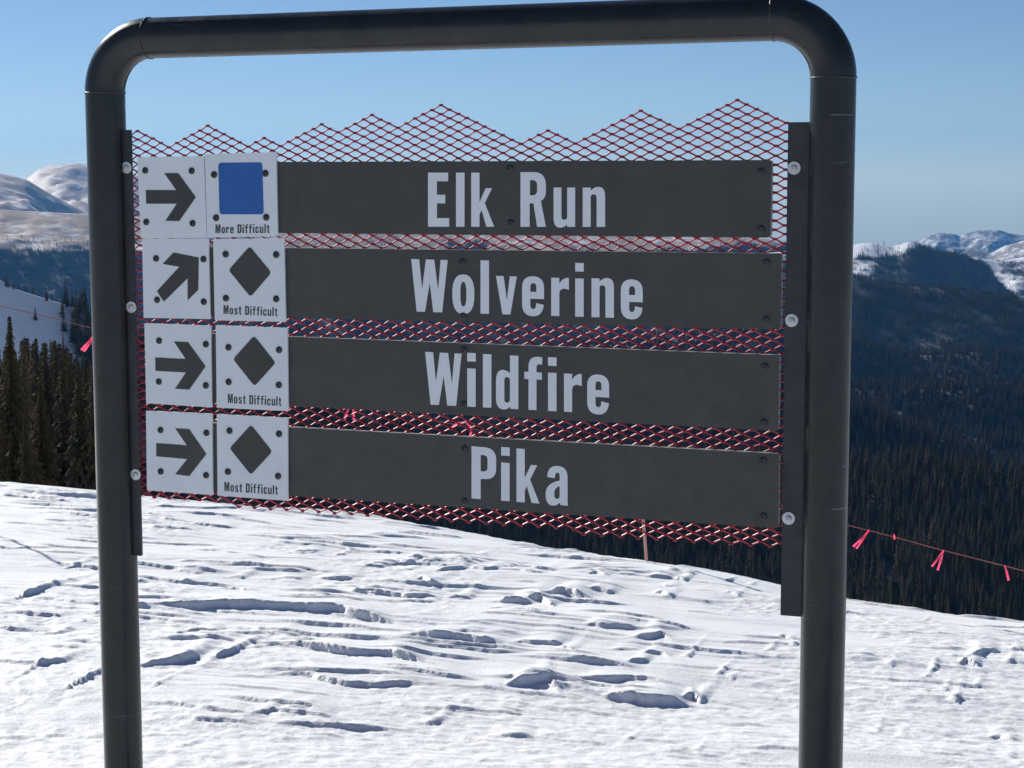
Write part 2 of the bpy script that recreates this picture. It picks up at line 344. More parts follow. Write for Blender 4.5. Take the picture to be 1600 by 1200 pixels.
# ------------------------------------------------------------------ conifer meshes
def spruce(h, rad, n, seed, crown0=0.05, spray=1, droop=0.35, power=0.9, thin=0.30):
    """crown and trunk; drooping ragged branches spiral up the stem, each its own length"""
    r_ = random.Random(seed); c = MB(); t = MB()
    t.tube([(0, 0, 0), (0, 0, h * 0.5), (0, 0, h * 0.93)], [h * 0.012, h * 0.007, h * 0.0006], 6, False)
    ph = r_.uniform(0, 6.28)
    for i in range(n):
        k = 1 - (1 - (i + r_.random()) / n) ** 0.92; k = min(k, 0.99); z = h * (crown0 + (1 - crown0) * k)
        a = ph + i * 2.39996 + r_.uniform(-.4, .4)
        bulge = 1 + 0.22 * math.sin(k * 23 + a * 2 + seed)
        ln = rad * ((1 - k) ** power * bulge * r_.uniform(0.5, 1.12) + 0.02) * (1.0 if k > 0.1 else 0.7 + 3 * k)
        d = Vector((math.cos(a), math.sin(a), 0)); s = Vector((-d.y, d.x, 0))
        zt = z - ln * droop * r_.uniform(0.4, 1.7); w = ln * thin * r_.uniform(0.7, 1.3) + 0.02 * rad; hh = 0.16 * rad * r_.uniform(0.7, 1.6) * (1.1 - 0.85 * k)
        q0 = r_.uniform(-.2, .2)
        prev = Vector((0, 0, z + 0.25 * hh))
        for q in range(spray):
            f = (q + 1) / spray; pt = d * ln * f + Vector((0, 0, z + (zt - z) * f ** 1.3 + 0.10 * ln * math.sin(3 * f)))
            ww = w * (1.2 - 0.8 * f) + 0.012 * rad
            m1 = (prev + pt) / 2
            l_ = m1 + s * ww * r_.uniform(0.7, 1.3) + Vector((0, 0, -ww * r_.uniform(0.3, 1.0))); rr = m1 - s * ww * r_.uniform(0.7, 1.3) + Vector((0, 0, -ww * r_.uniform(0.3, 1.0)))
            dn = m1 + Vector((0, 0, -hh * r_.uniform(0.8, 1.6)))
            c.add([prev, l_, pt, rr, dn], [(0, 1, 2), (0, 2, 3), (0, 4, 2)]); prev = pt
    c.add([(-0.03 * rad, 0, h * .94), (0.03 * rad, 0, h * .94), (0, 0, h), (0, 0.03 * rad, h * .94)], [(0, 1, 2), (0, 3, 2)])
    return c, t
def mk(mb, name, material):
    me = bpy.data.meshes.new(name); me.from_pydata(mb.v, [], mb.f); me.materials.append(material); return me
SPR_NEAR = []; SPR_STAND = []; SPR_MID = []; SPR_FAR = []
for k in range(4):
    c, t = spruce(12, 2.3 - .12 * k, 620, 50 + k, 0.04, 4, 0.42, 1.02, 0.16); SPR_NEAR.append((mk(c, 'crown_near', M['needle_near']), mk(t, 'trunk_near', M['bark'])))
for k in range(5):
    c, t = spruce(13, 2.0 + 0.14 * k, 480, 70 + k, 0.04, 2, 0.5, 0.98, 0.22); SPR_STAND.append((mk(c, 'crown_stand', M['needle']), mk(t, 'trunk_stand', M['bark'])))
for k in range(5):
    c, t = spruce(13, 2.0 + 0.14 * k, 260, 80 + k, 0.04, 1, 0.6, 1.05, 0.34); SPR_MID.append((mk(c, 'crown_mid', M['needle']), mk(t, 'trunk_mid', M['bark'])))
for k in range(3):
    c, t = spruce(13, 2.2 + 0.2 * k, 60, 110 + k, 0.02, 1, 0.6, 0.85, 0.45); c.add(t.v, t.f); SPR_FAR.append(mk(c, 'far_spruce', M['needle']))
# sources for the woods: unlinked tree and clump objects
SRC1 = bpy.data.collections.new('wood_tree_sources'); SRC2 = bpy.data.collections.new('wood_clump_sources')
for k in range(5):
    c, t = spruce(13, 2.1 + 0.16 * k, 150, 140 + k, 0.03, 1, 0.6, 0.95, 0.40); SRC1.objects.link(bpy.data.objects.new('wood_tree_%d' % k, mk(c, 'wood_tree', M['needle'])))
for k in range(5):
    r_ = random.Random(200 + k); big = MB()
    for q in range(8):
        c, t = spruce(13 * r_.uniform(.7, 1.15), 2.2, 42, 300 + 10 * k + q, 0.02, 1, 0.6, 0.85, 0.5); ox, oy = r_.uniform(-8, 8), r_.uniform(-8, 8)
        big.add([(a + ox, b + oy, z) for a, b, z in c.v], c.f)
    SRC2.objects.link(bpy.data.objects.new('wood_clump_%d' % k, mk(big, 'wood_clump', M['needle'])))
def scatter(name, pts, scl, src, n_src, label):
    me = bpy.data.meshes.new(name); n = len(pts); me.vertices.add(n); me.vertices.foreach_set('co', np.asarray(pts, np.float32).ravel())
    for an, ty, val in (('sc', 'FLOAT', np.asarray(scl, np.float32)), ('rz', 'FLOAT', rng.uniform(0, 6.28, n).astype(np.float32)), ('ix', 'INT', rng.integers(0, n_src, n).astype(np.int32))):
        a = me.attributes.new(an, ty, 'POINT'); a.data.foreach_set('value', val)
    o = bpy.data.objects.new(name, me); COL.objects.link(o)
    g = bpy.data.node_groups.new(name, 'GeometryNodeTree')
    g.interface.new_socket('Geometry', in_out='INPUT', socket_type='NodeSocketGeometry'); g.interface.new_socket('Geometry', in_out='OUTPUT', socket_type='NodeSocketGeometry')
    nn = g.nodes; gi = nn.new('NodeGroupInput'); go = nn.new('NodeGroupOutput'); ip = nn.new('GeometryNodeInstanceOnPoints'); ci = nn.new('GeometryNodeCollectionInfo')
    ci.inputs['Collection'].default_value = src; ci.inputs['Separate Children'].default_value = True; ci.inputs['Reset Children'].default_value = True
    def na(nm, ty):
        q = nn.new('GeometryNodeInputNamedAttribute'); q.data_type = ty; q.inputs['Name'].default_value = nm; return q.outputs['Attribute']
    cr = nn.new('ShaderNodeCombineXYZ'); cs = nn.new('ShaderNodeCombineXYZ'); s_ = na('sc', 'FLOAT')
    lk = g.links.new; lk(na('rz', 'FLOAT'), cr.inputs[2]); lk(s_, cs.inputs[0]); lk(s_, cs.inputs[1]); lk(s_, cs.inputs[2])
    lk(gi.outputs[0], ip.inputs['Points']); lk(ci.outputs[0], ip.inputs['Instance']); ip.inputs['Pick Instance'].default_value = True
    lk(na('ix', 'INT'), ip.inputs['Instance Index']); lk(cr.outputs[0], ip.inputs['Rotation']); lk(cs.outputs[0], ip.inputs['Scale']); lk(ip.outputs[0], go.inputs[0])
    md = o.modifiers.new('scatter', 'NODES'); md.node_group = g
    return tag(o, label, 'forest', kind='stuff')

# ------------------------------------------------------------------ hills and mountains
X0, X1 = -950, 2500
class Ridge:
    """a hillside: crest traced as a skyline at its own distance, falling towards the valley at a natural slope"""
    def __init__(s, crest, d, slope, ybot, nz, seed, xr=None):
        s.cx = np.array([p[0] for p in crest], float); s.cyy = np.array([p[1] for p in crest], float); s.d = d
        if s.cx[0] == -420: s.cx[0] = X0
        if s.cx[-1] == 2020: s.cx[-1] = X1
        s.slope = slope; s.nz = nz; s.seed = seed
        s.x0, s.x1 = xr or (max(X0, s.cx[0]), min(X1, s.cx[-1]))
        ym = float(np.min(s.cyy[(s.cx > -50) & (s.cx < 1650)])); k = (ybot - 282) / F
        s.smax = min(max((d * k - (ym - 282) / F * d) / (k + slope), d * 0.03), d * 0.45) * 1.0
    def pos(s, x, q):                                         # q metres in front of the crest (negative: behind)
        yc = interp(x, s.cx, s.cyy); r = ray(x, yc); hl = np.hypot(r[..., 0], r[..., 1])
        zc = EYE[2] + r[..., 2] / hl * s.d; dx, dy = r[..., 0] / hl, r[..., 1] / hl; dist = s.d - q
        X = EYE[0] + dx * dist; Y = EYE[1] + dy * dist
        sc = 1.0 / (0.07 * s.d)
        rl = (fbm(X * sc + s.seed, Y * sc, 6, 0.55) - 0.6 * np.abs(fbm(X * sc * 2.3 + s.seed, Y * sc * 2.3 + 4, 4))) * s.nz * np.clip(np.abs(q) / (0.04 * s.d), 0.12, 1)
        z = zc - np.where(q > 0, q * s.slope, -q * 0.30) + rl
        return np.stack([X, Y, z], -1)
    def build(s, name, material, nx, ns, wood=None, label=None):
        xs = np.linspace(s.x0, s.x1, nx); qs = np.concatenate([np.linspace(s.smax, 0, ns), np.linspace(0, -0.06 * s.d, 7)[1:]])
        Xg, Qg = np.meshgrid(xs, qs); P = s.pos(Xg, Qg).reshape(-1, 3); nq = len(qs); idx = np.arange(nx * nq).reshape(nq, nx)
        Q = np.stack([idx[:-1, :-1], idx[:-1, 1:], idx[1:, 1:], idx[1:, :-1]], -1).reshape(-1, 4)
        me = grid_mesh(name, P, Q, material)
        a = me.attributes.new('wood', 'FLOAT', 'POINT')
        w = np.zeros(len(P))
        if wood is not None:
            px, py = proj(P); w = np.clip(wood(px, py), 0, 1) * 0.93  # tree cover, also the mask for the painted under-tree shade
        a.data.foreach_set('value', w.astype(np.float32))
        o = bpy.data.objects.new(name, me); COL.objects.link(o); return tag(o, label, 'hill', kind='structure')
    def trees(s, density, wood, back=0.012, cap=60000):
        w = (s.x1 - s.x0) / F * s.d; n = int(min(cap, w * (s.smax + back * s.d) / density))
        x = rng.uniform(s.x0, s.x1, n); q = rng.uniform(-back * s.d, s.smax, n); P = s.pos(x, q); px, py = proj(P)
        keep = rng.random(n) < np.clip(wood(px, py), 0, 1)
        return P[keep]
jit = lambda px, py, s: fbm(px / 38.0 + s, py / 14.0, 3)
full = lambda px, py: np.ones_like(px)

dome = Ridge([(-420,360),(-100,330),(30,292),(42,279),(60,265),(85,257),(110,255),(140,257),(180,264),(240,282),(330,318),(430,350),(520,362)], 10500, 0.15, 372, 52, 1)
dome.build('mountain_dome', M['tundra'], 260, 60, label='rounded snow-streaked mountain dome under the sky')
spur = Ridge([(-420,225),(-200,243),(0,270),(40,279),(70,297),(100,315),(130,330),(180,346),(260,362)], 7800, 0.17, 375, 34, 2)
spur.build('mountain_spur', M['tundra'], 240, 60, label='brown tundra spur with snow running down beside the dome')
rock = Ridge([(1100,420),(1250,398),(1337,388),(1400,383),(1438,378),(1452,370),(1470,366),(1490,368),(1500,372),(1515,367),(1530,362),(1550,360),(1566,361),(1582,366),(1600,367),(1700,352),(2020,340)], 12500, 0.45, 412, 170, 3)
rock.build('rocky_mountain', M['rock'], 320, 70, label='distant rocky snow mountain with white gullies')
lobe = Ridge([(1460,412),(1490,399),(1515,387),(1532,391),(1548,396),(1570,384),(1600,376),(1750,360),(2020,345)], 9000, 0.28, 430, 60, 4)
w_lobe = lambda px, py: 0.9 * sstep(14, 4, np.abs(px - 1512)) * sstep(384, 392, py)
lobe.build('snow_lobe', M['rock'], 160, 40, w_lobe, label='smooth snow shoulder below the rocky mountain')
bench = Ridge([(-420,322),(0,328),(60,331),(133,334),(220,338),(320,345),(440,350),(600,356),(800,361),(1000,365),(1100,368),(1200,373),(1235,384),(1320,410)], 5000, 0.26, 545, 13, 5)
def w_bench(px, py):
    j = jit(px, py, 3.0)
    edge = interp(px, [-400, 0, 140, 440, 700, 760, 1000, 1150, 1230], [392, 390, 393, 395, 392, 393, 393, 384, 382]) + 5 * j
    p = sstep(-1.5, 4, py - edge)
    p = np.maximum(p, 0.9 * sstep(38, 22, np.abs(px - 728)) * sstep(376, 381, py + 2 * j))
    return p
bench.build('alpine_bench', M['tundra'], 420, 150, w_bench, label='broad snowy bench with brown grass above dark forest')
side = Ridge([(1440,420),(1480,404),(1520,401),(1560,407),(1600,401),(1750,385),(2020,370)], 6500, 0.32, 500, 30, 6)
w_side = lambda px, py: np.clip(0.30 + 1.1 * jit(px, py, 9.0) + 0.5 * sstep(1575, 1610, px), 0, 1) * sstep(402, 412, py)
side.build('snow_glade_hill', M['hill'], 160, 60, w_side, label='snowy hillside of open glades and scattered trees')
blue = Ridge([(1080,420),(1200,395),(1270,389),(1325,384),(1345,380),(1362,379),(1380,382),(1398,384),(1420,378),(1437,383),(1460,391),(1500,398),(1530,408),(1545,419),(1560,440),(1575,455),(1600,476),(1750,530),(2020,600)], 4600, 0.36, 505, 8, 7)
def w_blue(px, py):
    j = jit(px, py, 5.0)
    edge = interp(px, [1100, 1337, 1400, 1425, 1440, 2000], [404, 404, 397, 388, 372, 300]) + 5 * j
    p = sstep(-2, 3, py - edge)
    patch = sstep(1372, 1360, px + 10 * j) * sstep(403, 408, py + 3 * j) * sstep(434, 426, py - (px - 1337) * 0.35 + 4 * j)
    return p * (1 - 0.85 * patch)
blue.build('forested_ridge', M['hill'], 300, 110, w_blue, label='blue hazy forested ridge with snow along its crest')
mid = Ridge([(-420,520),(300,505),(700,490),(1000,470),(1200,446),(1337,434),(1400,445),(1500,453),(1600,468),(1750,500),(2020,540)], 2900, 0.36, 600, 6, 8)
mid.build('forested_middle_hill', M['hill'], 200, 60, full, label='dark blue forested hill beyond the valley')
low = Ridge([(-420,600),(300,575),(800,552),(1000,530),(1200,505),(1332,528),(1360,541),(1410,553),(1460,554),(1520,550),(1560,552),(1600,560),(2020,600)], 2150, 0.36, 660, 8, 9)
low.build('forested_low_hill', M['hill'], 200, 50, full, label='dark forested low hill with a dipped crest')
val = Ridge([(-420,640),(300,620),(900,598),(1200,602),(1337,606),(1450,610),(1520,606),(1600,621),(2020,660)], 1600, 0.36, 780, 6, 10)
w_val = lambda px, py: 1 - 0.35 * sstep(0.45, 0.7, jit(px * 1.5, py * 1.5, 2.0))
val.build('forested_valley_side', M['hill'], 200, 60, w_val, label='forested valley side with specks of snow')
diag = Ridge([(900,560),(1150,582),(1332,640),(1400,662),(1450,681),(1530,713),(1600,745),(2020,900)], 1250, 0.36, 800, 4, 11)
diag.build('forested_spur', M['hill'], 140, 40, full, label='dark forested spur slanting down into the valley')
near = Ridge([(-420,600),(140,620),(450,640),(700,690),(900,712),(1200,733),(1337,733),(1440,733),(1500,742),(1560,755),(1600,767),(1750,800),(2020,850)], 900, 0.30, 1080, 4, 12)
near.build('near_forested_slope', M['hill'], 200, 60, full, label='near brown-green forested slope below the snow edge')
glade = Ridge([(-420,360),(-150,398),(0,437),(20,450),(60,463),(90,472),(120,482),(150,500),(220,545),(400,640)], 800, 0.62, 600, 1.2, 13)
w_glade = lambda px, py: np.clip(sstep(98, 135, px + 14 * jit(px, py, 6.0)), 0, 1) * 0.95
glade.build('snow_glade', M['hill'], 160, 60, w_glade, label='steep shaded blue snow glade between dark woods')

WOODS = [(bench, w_bench, 110, SRC2, 'bench_forest', 'dark blue forest covering the slope under the snowy bench'),
 (side, w_side, 260, SRC2, 'glade_forest', 'sparse dark forest patches on the snowy glade hill'),
 (blue, w_blue, 100, SRC2, 'ridge_forest', 'dense dark blue forest covering the long hazy ridge'),
 (mid, full, 95, SRC2, 'middle_forest', 'dense dark forest on the middle hill of the valley'),
 (low, full, 26, SRC1, 'low_hill_forest', 'dense dark forest on the low dipped hill'),
 (val, w_val, 20, SRC1, 'valley_forest', 'dense dark forest on the valley side'),
 (diag, full, 18, SRC1, 'spur_forest', 'dense dark forest along the slanting spur'),
 (near, full, 11, SRC1, 'near_forest', 'dense brown-green conifer forest just beyond the snow edge'),
 (glade, w_glade, 15, SRC1, 'glade_edge_forest', 'dark conifer wood at the foot of the shaded glade')]
near_pts = None
for rd, w, dens, src, nm, lb in WOODS:
    P = rd.trees(dens, w)
    if rd is near:
        dist = np.hypot(P[:, 0] - EYE[0], P[:, 1] - EYE[1]); px, py = proj(P + np.array([0, 0, 9.0]))
        u_, v_ = to_uv(P); ok = (px > -60) & (px < 1660) & (py > 640) & (py < 985) & ~((px > 150) & (px < 1225) & (py < 830))
        cand = np.where(ok)[0]; cand = cand[np.argsort(dist[cand])][:170]; near_pts = P[cand]; m_ = np.ones(len(P), bool); m_[cand] = False; P = P[m_]
    scatter(nm, P, rng.uniform(0.72, 1.2, len(P)), src, 5, lb)

def plant(name, meshes, loc, sc, rz, label, group, parts=True):
    if parts:
        e = empty(name, loc); e.scale = (sc, sc, sc); e.rotation_euler[2] = rz
        for nm, me in zip(('crown', 'trunk'), meshes):
            o = bpy.data.objects.new(nm, me); COL.objects.link(o); o.parent = e
    else:
        e = bpy.data.objects.new(name, meshes); COL.objects.link(e); e.location = loc; e.scale = (sc, sc, sc); e.rotation_euler[2] = rz
    return tag(e, label, 'tree', group)
for i, p in enumerate(near_pts):
    plant('spruce_tree', SPR_MID[i % 5], p, random.uniform(0.8, 1.2), random.uniform(0, 6), 'slender brown-green conifer in the near forest just beyond the snow edge', 'conifers of the near forest')
# scattered trees on the far snow, each standing alone
def lone(rd, n, xr, yr, label, group, sc=(0.7, 1.15)):
    k = 0
    while k < n:
        x = random.uniform(*xr); q = random.uniform(0, rd.smax); P = rd.pos(np.array([x]), np.array([q]))[0]; px, py = proj(P)
        if not (yr[0] < py < yr[1]) or random.random() > ((py - yr[0]) / (yr[1] - yr[0])) ** 1.2 + 0.08: continue
        plant('timberline_tree', SPR_FAR[k % 3], P, random.uniform(*sc), random.uniform(0, 6), label, group, False); k += 1
lone(bench, 70, (-10, 140), (372, 396), 'tiny dark conifer on the snow at the treeline below the mountain dome', 'treeline conifers below the dome')
lone(bench, 110, (440, 1230), (366, 396), 'tiny dark conifer on the snow strip between the upper name boards', 'conifers on the far snow strip')
lone(blue, 95, (1337, 1440), (381, 404), 'tiny dark conifer on the snowy crest of the hazy ridge', 'conifers on the ridge crest')
lone(side, 40, (1535, 1600), (405, 470), 'tiny dark conifer on the open snow glades under the rocky mountain', 'conifers on the snow glades')
for k in range(26):
    x = random.uniform(-20, 122); P = glade.pos(np.array([x]), np.array([random.uniform(-8, 7) if k < 19 else random.uniform(15, 60)]))[0]
    plant('glade_tree', SPR_MID[k % 5], P, random.uniform(0.25, 0.5), random.uniform(0, 6), 'small dark conifer on the shaded snow glade', 'conifers on the shaded glade')
# the stand of firs below the snow edge, beside the sign's post
def stand(px, ptop, d, hgt, meshes, label, group=None, name='fir_tree'):
    r = ray(px, ptop); hl = math.hypot(r[0], r[1]); X, Y = EYE[0] + r[0] / hl * d, EYE[1] + r[1] / hl * d; zt = EYE[2] + r[2] / hl * d
    u_, v_ = to_uv(np.array([X, Y])); zb = float(base_z(u_, v_)); h = zt - zb
    return plant(name, meshes, (X, Y, zb - 0.15), max(h, 3.0) / hgt, random.uniform(0, 6), label, group)
stand(14, 483, 62, 12, SPR_NEAR[0], 'tall sparse brown fir with a thin spire at the snow edge')
stand(62, 575, 66, 12, SPR_NEAR[1], 'shorter bushy brown fir beside the tall spired fir')
stand(-22, 540, 64, 12, SPR_NEAR[2], 'brown fir of middle height, with a broad skirt, beside the tall spired fir')
stand(38, 640, 58, 12, SPR_NEAR[3], 'low bushy fir in front of the tall spired fir')
for k in range(104):
    x = -40 + 215 * (k + random.uniform(-.4, .4)) / 103; d = random.uniform(105, 175)
    y = float(np.interp(x, [-40, 20, 40, 55, 75, 95, 120, 150, 175], [520, 530, 505, 511, 522, 515, 545, 560, 570])) + random.choice([0, 4, 9, 16, 28, 45, 65, 90, 120]) + random.uniform(0, 14)
    stand(x, y, d, 13, SPR_STAND[k % 5], 'slender dark conifer in the stand between the snow edge and the shaded glade', 'conifers of the stand by the snow edge', 'spruce_tree')

# ------------------------------------------------------------------ the trail sign
gz = lambda X, Y: float(base_z(*to_uv(np.array([X, Y]))))
BASE = (POST_GAP / 2, 0.0, gz(POST_GAP / 2, 0.0))
sign = tag(empty('trail_sign', BASE), 'dark pipe-framed trail sign with four name boards and white symbol plates on red mesh', 'trail sign')
ER = 0.152
for sx, cx in ((1, 0.0), (-1, POST_GAP)):
    mb = MB().tube([(cx, 0, gz(cx, 0) - 0.4), (cx, 0, 0.4), (cx, 0, BAR_Z - ER)], PIPE_R, 40, False); mb.build('post', M['pipe'], sign, BASE, True)
    pts = [(cx + sx * ER * (1 - math.cos(a)), 0, BAR_Z - ER + ER * math.sin(a)) for a in np.linspace(0, math.pi / 2, 17)]
    MB().tube(pts, PIPE_R + 0.0004, 40, False).build('elbow', M['pipe'], sign, BASE, True)
    for (c_, ax_) in (((cx, 0, BAR_Z - ER), 'z'), ((cx + sx * ER, 0, BAR_Z), 'x')):
        w = MB(); ring = []
        for a in np.linspace(0, 2 * math.pi, 49):
            rr = PIPE_R + 0.0008 + random.uniform(-.0006, .0006); jz = random.uniform(-.0012, .0012)
            ring.append((c_[0] + rr * math.cos(a), c_[1] + rr * math.sin(a), c_[2] + jz) if ax_ == 'z' else (c_[0] + jz, c_[1] + rr * math.cos(a), c_[2] + rr * math.sin(a)))
        ring[-1] = ring[0]
        w.tube(ring, [random.uniform(.0014, .0024) for _ in ring], 6, False); w.build('weld_bead', M['weld'], sign, BASE, True)
MB().tube([(ER, 0, BAR_Z), (POST_GAP / 2, 0, BAR_Z), (POST_GAP - ER, 0, BAR_Z)], PIPE_R, 40, False).build('top_bar', M['pipe'], sign, BASE, True)

def prism(outline, y0, y1):
    """front polygon (X,Z) extruded from y0 (front) to y1 (back)"""
    n = len(outline); v = [(x, y0, z) for x, z in outline] + [(x, y1, z) for x, z in outline]
    a = sum(outline[i][0] * outline[(i + 1) % n][1] - outline[(i + 1) % n][0] * outline[i][1] for i in range(n))
    o = list(range(n)) if a > 0 else list(range(n - 1, -1, -1))
    f = [tuple(o), tuple(i + n for i in reversed(o))] + [(o[i], o[i] + n, o[(i + 1) % n] + n, o[(i + 1) % n]) for i in range(n)]
    return v, f
def rounded(pts, r, k=5):
    out = []; n = len(pts)
    for i in range(n):
        p = np.array(pts[i]); a = np.array(pts[i - 1]); b = np.array(pts[(i + 1) % n])
        da = (a - p) / np.linalg.norm(a - p); db = (b - p) / np.linalg.norm(b - p)
        for t in np.linspace(0, 1, k):
            q = (1 - t) ** 2 * (p + da * r) + 2 * t * (1 - t) * p + t * t * (p + db * r); out.append((float(q[0]), float(q[1])))
    return out
def quad_xz(px, y): 
    P = on_plane(np.array([p[0] for p in px], float), np.array([p[1] for p in px], float), y); return [(float(a[0]), float(a[2])) for a in P]
def flat(name, loops, y, material, parent):
    """thin vinyl cut-out facing the viewer; loops are outer + holes in (X,Z)"""
    mb = MB()
    for group in loops:
        vv = [[Vector((x, z, 0)) for x, z in lp] for lp in group]; tri = tessellate_polygon(vv); allp = [p for lp in group for p in lp]
        t2 = []
        for t in tri:
            a, b, c = (allp[i] for i in t)
            ar = (b[0] - a[0]) * (c[1] - a[1]) - (c[0] - a[0]) * (b[1] - a[1])
            if abs(ar) > 1e-12: t2.append(tuple(t) if ar > 0 else tuple(reversed(t)))
        mb.add([(x, y, z) for x, z in allp], t2)
    return mb.build(name, material, parent, BASE)
def bolt(X, y, Z, r, parent):
    mb = MB(); n = 20; prof = [(1.0, 0.0), (0.97, 0.0018), (0.80, 0.0036), (0.55, 0.0046), (0.42, 0.0047)]
    v = []; f = []
    for pr, h in prof: v += [(X + pr * r * math.cos(6.28319 * k / n), y - h, Z + pr * r * math.sin(6.28319 * k / n)) for k in range(n)]
    for i in range(len(prof) - 1): f += [(i * n + k, i * n + (k + 1) % n, (i + 1) * n + (k + 1) % n, (i + 1) * n + k) for k in range(n)]
    b0 = len(v); v += [(X + 0.38 * r * math.cos(6.28319 * k / n), y - 0.0015, Z + 0.38 * r * math.sin(6.28319 * k / n)) for k in range(n)]
    last = (len(prof) - 1) * n
    f += [(last + k, last + (k + 1) % n, b0 + (k + 1) % n, b0 + k) for k in range(n)] + [tuple(b0 + k for k in range(n))]
    mb.add(v, f); return mb.build('bolt', M['bolt'], parent, BASE, False)

# brackets welded inside the posts, with zinc bolts
def bracket(edge_px, inner, ztop_px, zbot_px, washers, side):
    xe = [float(on_plane(np.array(float(x)), np.array(float(y)), 0.0)[0]) for x, y in edge_px]; xm = sum(xe) / 2
    zt = float(on_plane(np.array(float(ztop_px[0])), np.array(float(ztop_px[1])), 0)[2]); zb = float(on_plane(np.array(float(zbot_px[0])), np.array(float(zbot_px[1])), 0)[2])
    x0, x1 = sorted((inner, xm)); v, f = prism(rounded([(x0, zb), (x1, zb), (x1, zt), (x0, zt)], 0.002, 3), -0.005, 0.004)
    o = mesh_obj('bracket', v, f, M['bracket'], sign, BASE)
    xl = inner + (0.010 if side > 0 else -0.010) * 0
    v, f = prism([(min(inner, inner + side * 0.006), zb), (max(inner, inner + side * 0.006), zb), (max(inner, inner + side * 0.006), zt), (min(inner, inner + side * 0.006), zt)], -0.006, 0.035)
    mesh_obj('bracket_leg', v, f, M['bracket'], o, BASE)
    for wx, wy in washers:
        P = on_plane(np.array(float(wx)), np.array(float(wy)), -0.007); X, Z = float(P[0]), float(P[2]); n = 28; rw = 0.0165
        ring = [(X + rw * math.cos(6.28319 * k / n), Z + rw * math.sin(6.28319 * k / n)) for k in range(n)]
        v, f = prism(ring, -0.0075, -0.0051); wo = mesh_obj('washer', v, f, M['zinc'], o, BASE)
        rh = 0.0078; v = []; f = []
        for pr, h in ((1, .0), (1, .003), (.8, .0052), (.45, .0062)): v += [(X + pr * rh * math.cos(6.28319 * k / n), -0.0075 - h, Z + pr * rh * math.sin(6.28319 * k / n)) for k in range(n)]
        for i in range(3): f += [(i * n + k, i * n + (k + 1) % n, (i + 1) * n + (k + 1) % n, (i + 1) * n + k) for k in range(n)]
        b0 = len(v); v += [(X + .4 * rh * math.cos(6.28319 * k / n), -0.0105, Z + .4 * rh * math.sin(6.28319 * k / n)) for k in range(n)]
        f += [(3 * n + k, 3 * n + (k + 1) % n, b0 + (k + 1) % n, b0 + k) for k in range(n)] + [tuple(b0 + k for k in range(n))]
        mesh_obj('bolt_head', v, f, M['zinc'], o, BASE)
    return xm
XL = bracket([(204, 204), (223, 866)], PIPE_R * 0.86, (200, 203), (218, 868), [(197.5, 262), (205, 480), (211.8, 741.6)], 1)
XR = bracket([(1231, 192), (1221, 960)], POST_GAP - PIPE_R * 0.86, (1240, 191), (1225, 961), [(1240.6, 262.6), (1237, 500.8), (1232, 810)], -1)

# red expanded-metal mesh with its ragged cut top
MY = 0.010; HX, HZ = 0.0254, 0.01172
def build_mesh():
    apex = on_plane(np.array(1152.0), np.array(157.0), MY)
    top_px = [(200,206),(213,196),(270,227),(320,197),(386,231),(410,216),(437,230),(502,193),(528,207),(583,178),(625,199),(695,164),(811,219),(857,196),(902,219),(995,171),(1061,206),(1152,157),(1236,198)]
    T = quad_xz(top_px, MY); tx = [p[0] for p in T]; tz = [p[1] for p in T]
    B = quad_xz([(215, 778), (1228, 858)], MY)
    i0 = int(math.floor((XL - 0.02 - apex[0]) / HX)); i1 = int(math.ceil((XR + 0.02 - apex[0]) / HX)); j0 = int((min(B[0][1], B[1][1]) - apex[2]) / HZ) - 2
    nodes = {}
    for i in range(i0, i1 + 1):
        for j in range(j0, 2):
            if (i + j) % 2: continue
            x = apex[0] + i * HX; z = apex[2] + j * HZ
            if x < XL - 0.03 or x > XR + 0.03: continue
            if z > np.interp(x, tx, tz) + 0.0085 or z < np.interp(x, [B[0][0], B[1][0]], [B[0][1], B[1][1]]) - 0.003: continue
            nodes[(i, j)] = (x + random.gauss(0, 0.0005), z + random.gauss(0, 0.0005))
    mb = MB(); dy, dz = 0.0020, 0.0016
    def bar(p, q, w, t, tilt):
        p = Vector(p); q = Vector(q); d = (q - p).normalized(); nrm = Vector((0, 1, 0)); s = d.cross(nrm).normalized(); n2 = s.cross(d)
        a = s * math.cos(tilt) + n2 * math.sin(tilt); b = -s * math.sin(tilt) + n2 * math.cos(tilt); v = []
        for e in (p, q):
            for (k1, k2) in ((-1, -1), (1, -1), (1, 1), (-1, 1)): v.append(e + a * (w / 2 * k1) + b * (t / 2 * k2))
        mb.add(v, [(0, 1, 5, 4), (1, 2, 6, 5), (2, 3, 7, 6), (3, 0, 4, 7), (3, 2, 1, 0), (4, 5, 6, 7)])
    for (i, j), (x, z) in nodes.items():
        bar((x - 0.0052, MY - dy * 0.8, z - dz * 0.5), (x + 0.0052, MY - dy * 0.8, z - dz * 0.5), 0.0042, 0.0028, 0.3)
        bar((x - 0.0052, MY + dy * 0.8, z + dz * 0.9), (x + 0.0052, MY + dy * 0.8, z + dz * 0.9), 0.0042, 0.0028, 0.3)
        for di in (-1, 1):
            if (i + di, j + 1) in nodes:
                x2, z2 = nodes[(i + di, j + 1)]
                bar((x + di * 0.004, MY + dy, z + dz), (x2 - di * 0.004, MY - dy, z2 - dz * 0.6), 0.0036, 0.0026, -0.42 * di)
    o = mb.build('expanded_metal_mesh', M['red'], sign, BASE); tag(o, 'red diamond wire mesh with a ragged zigzag top', kind='stuff')
build_mesh()

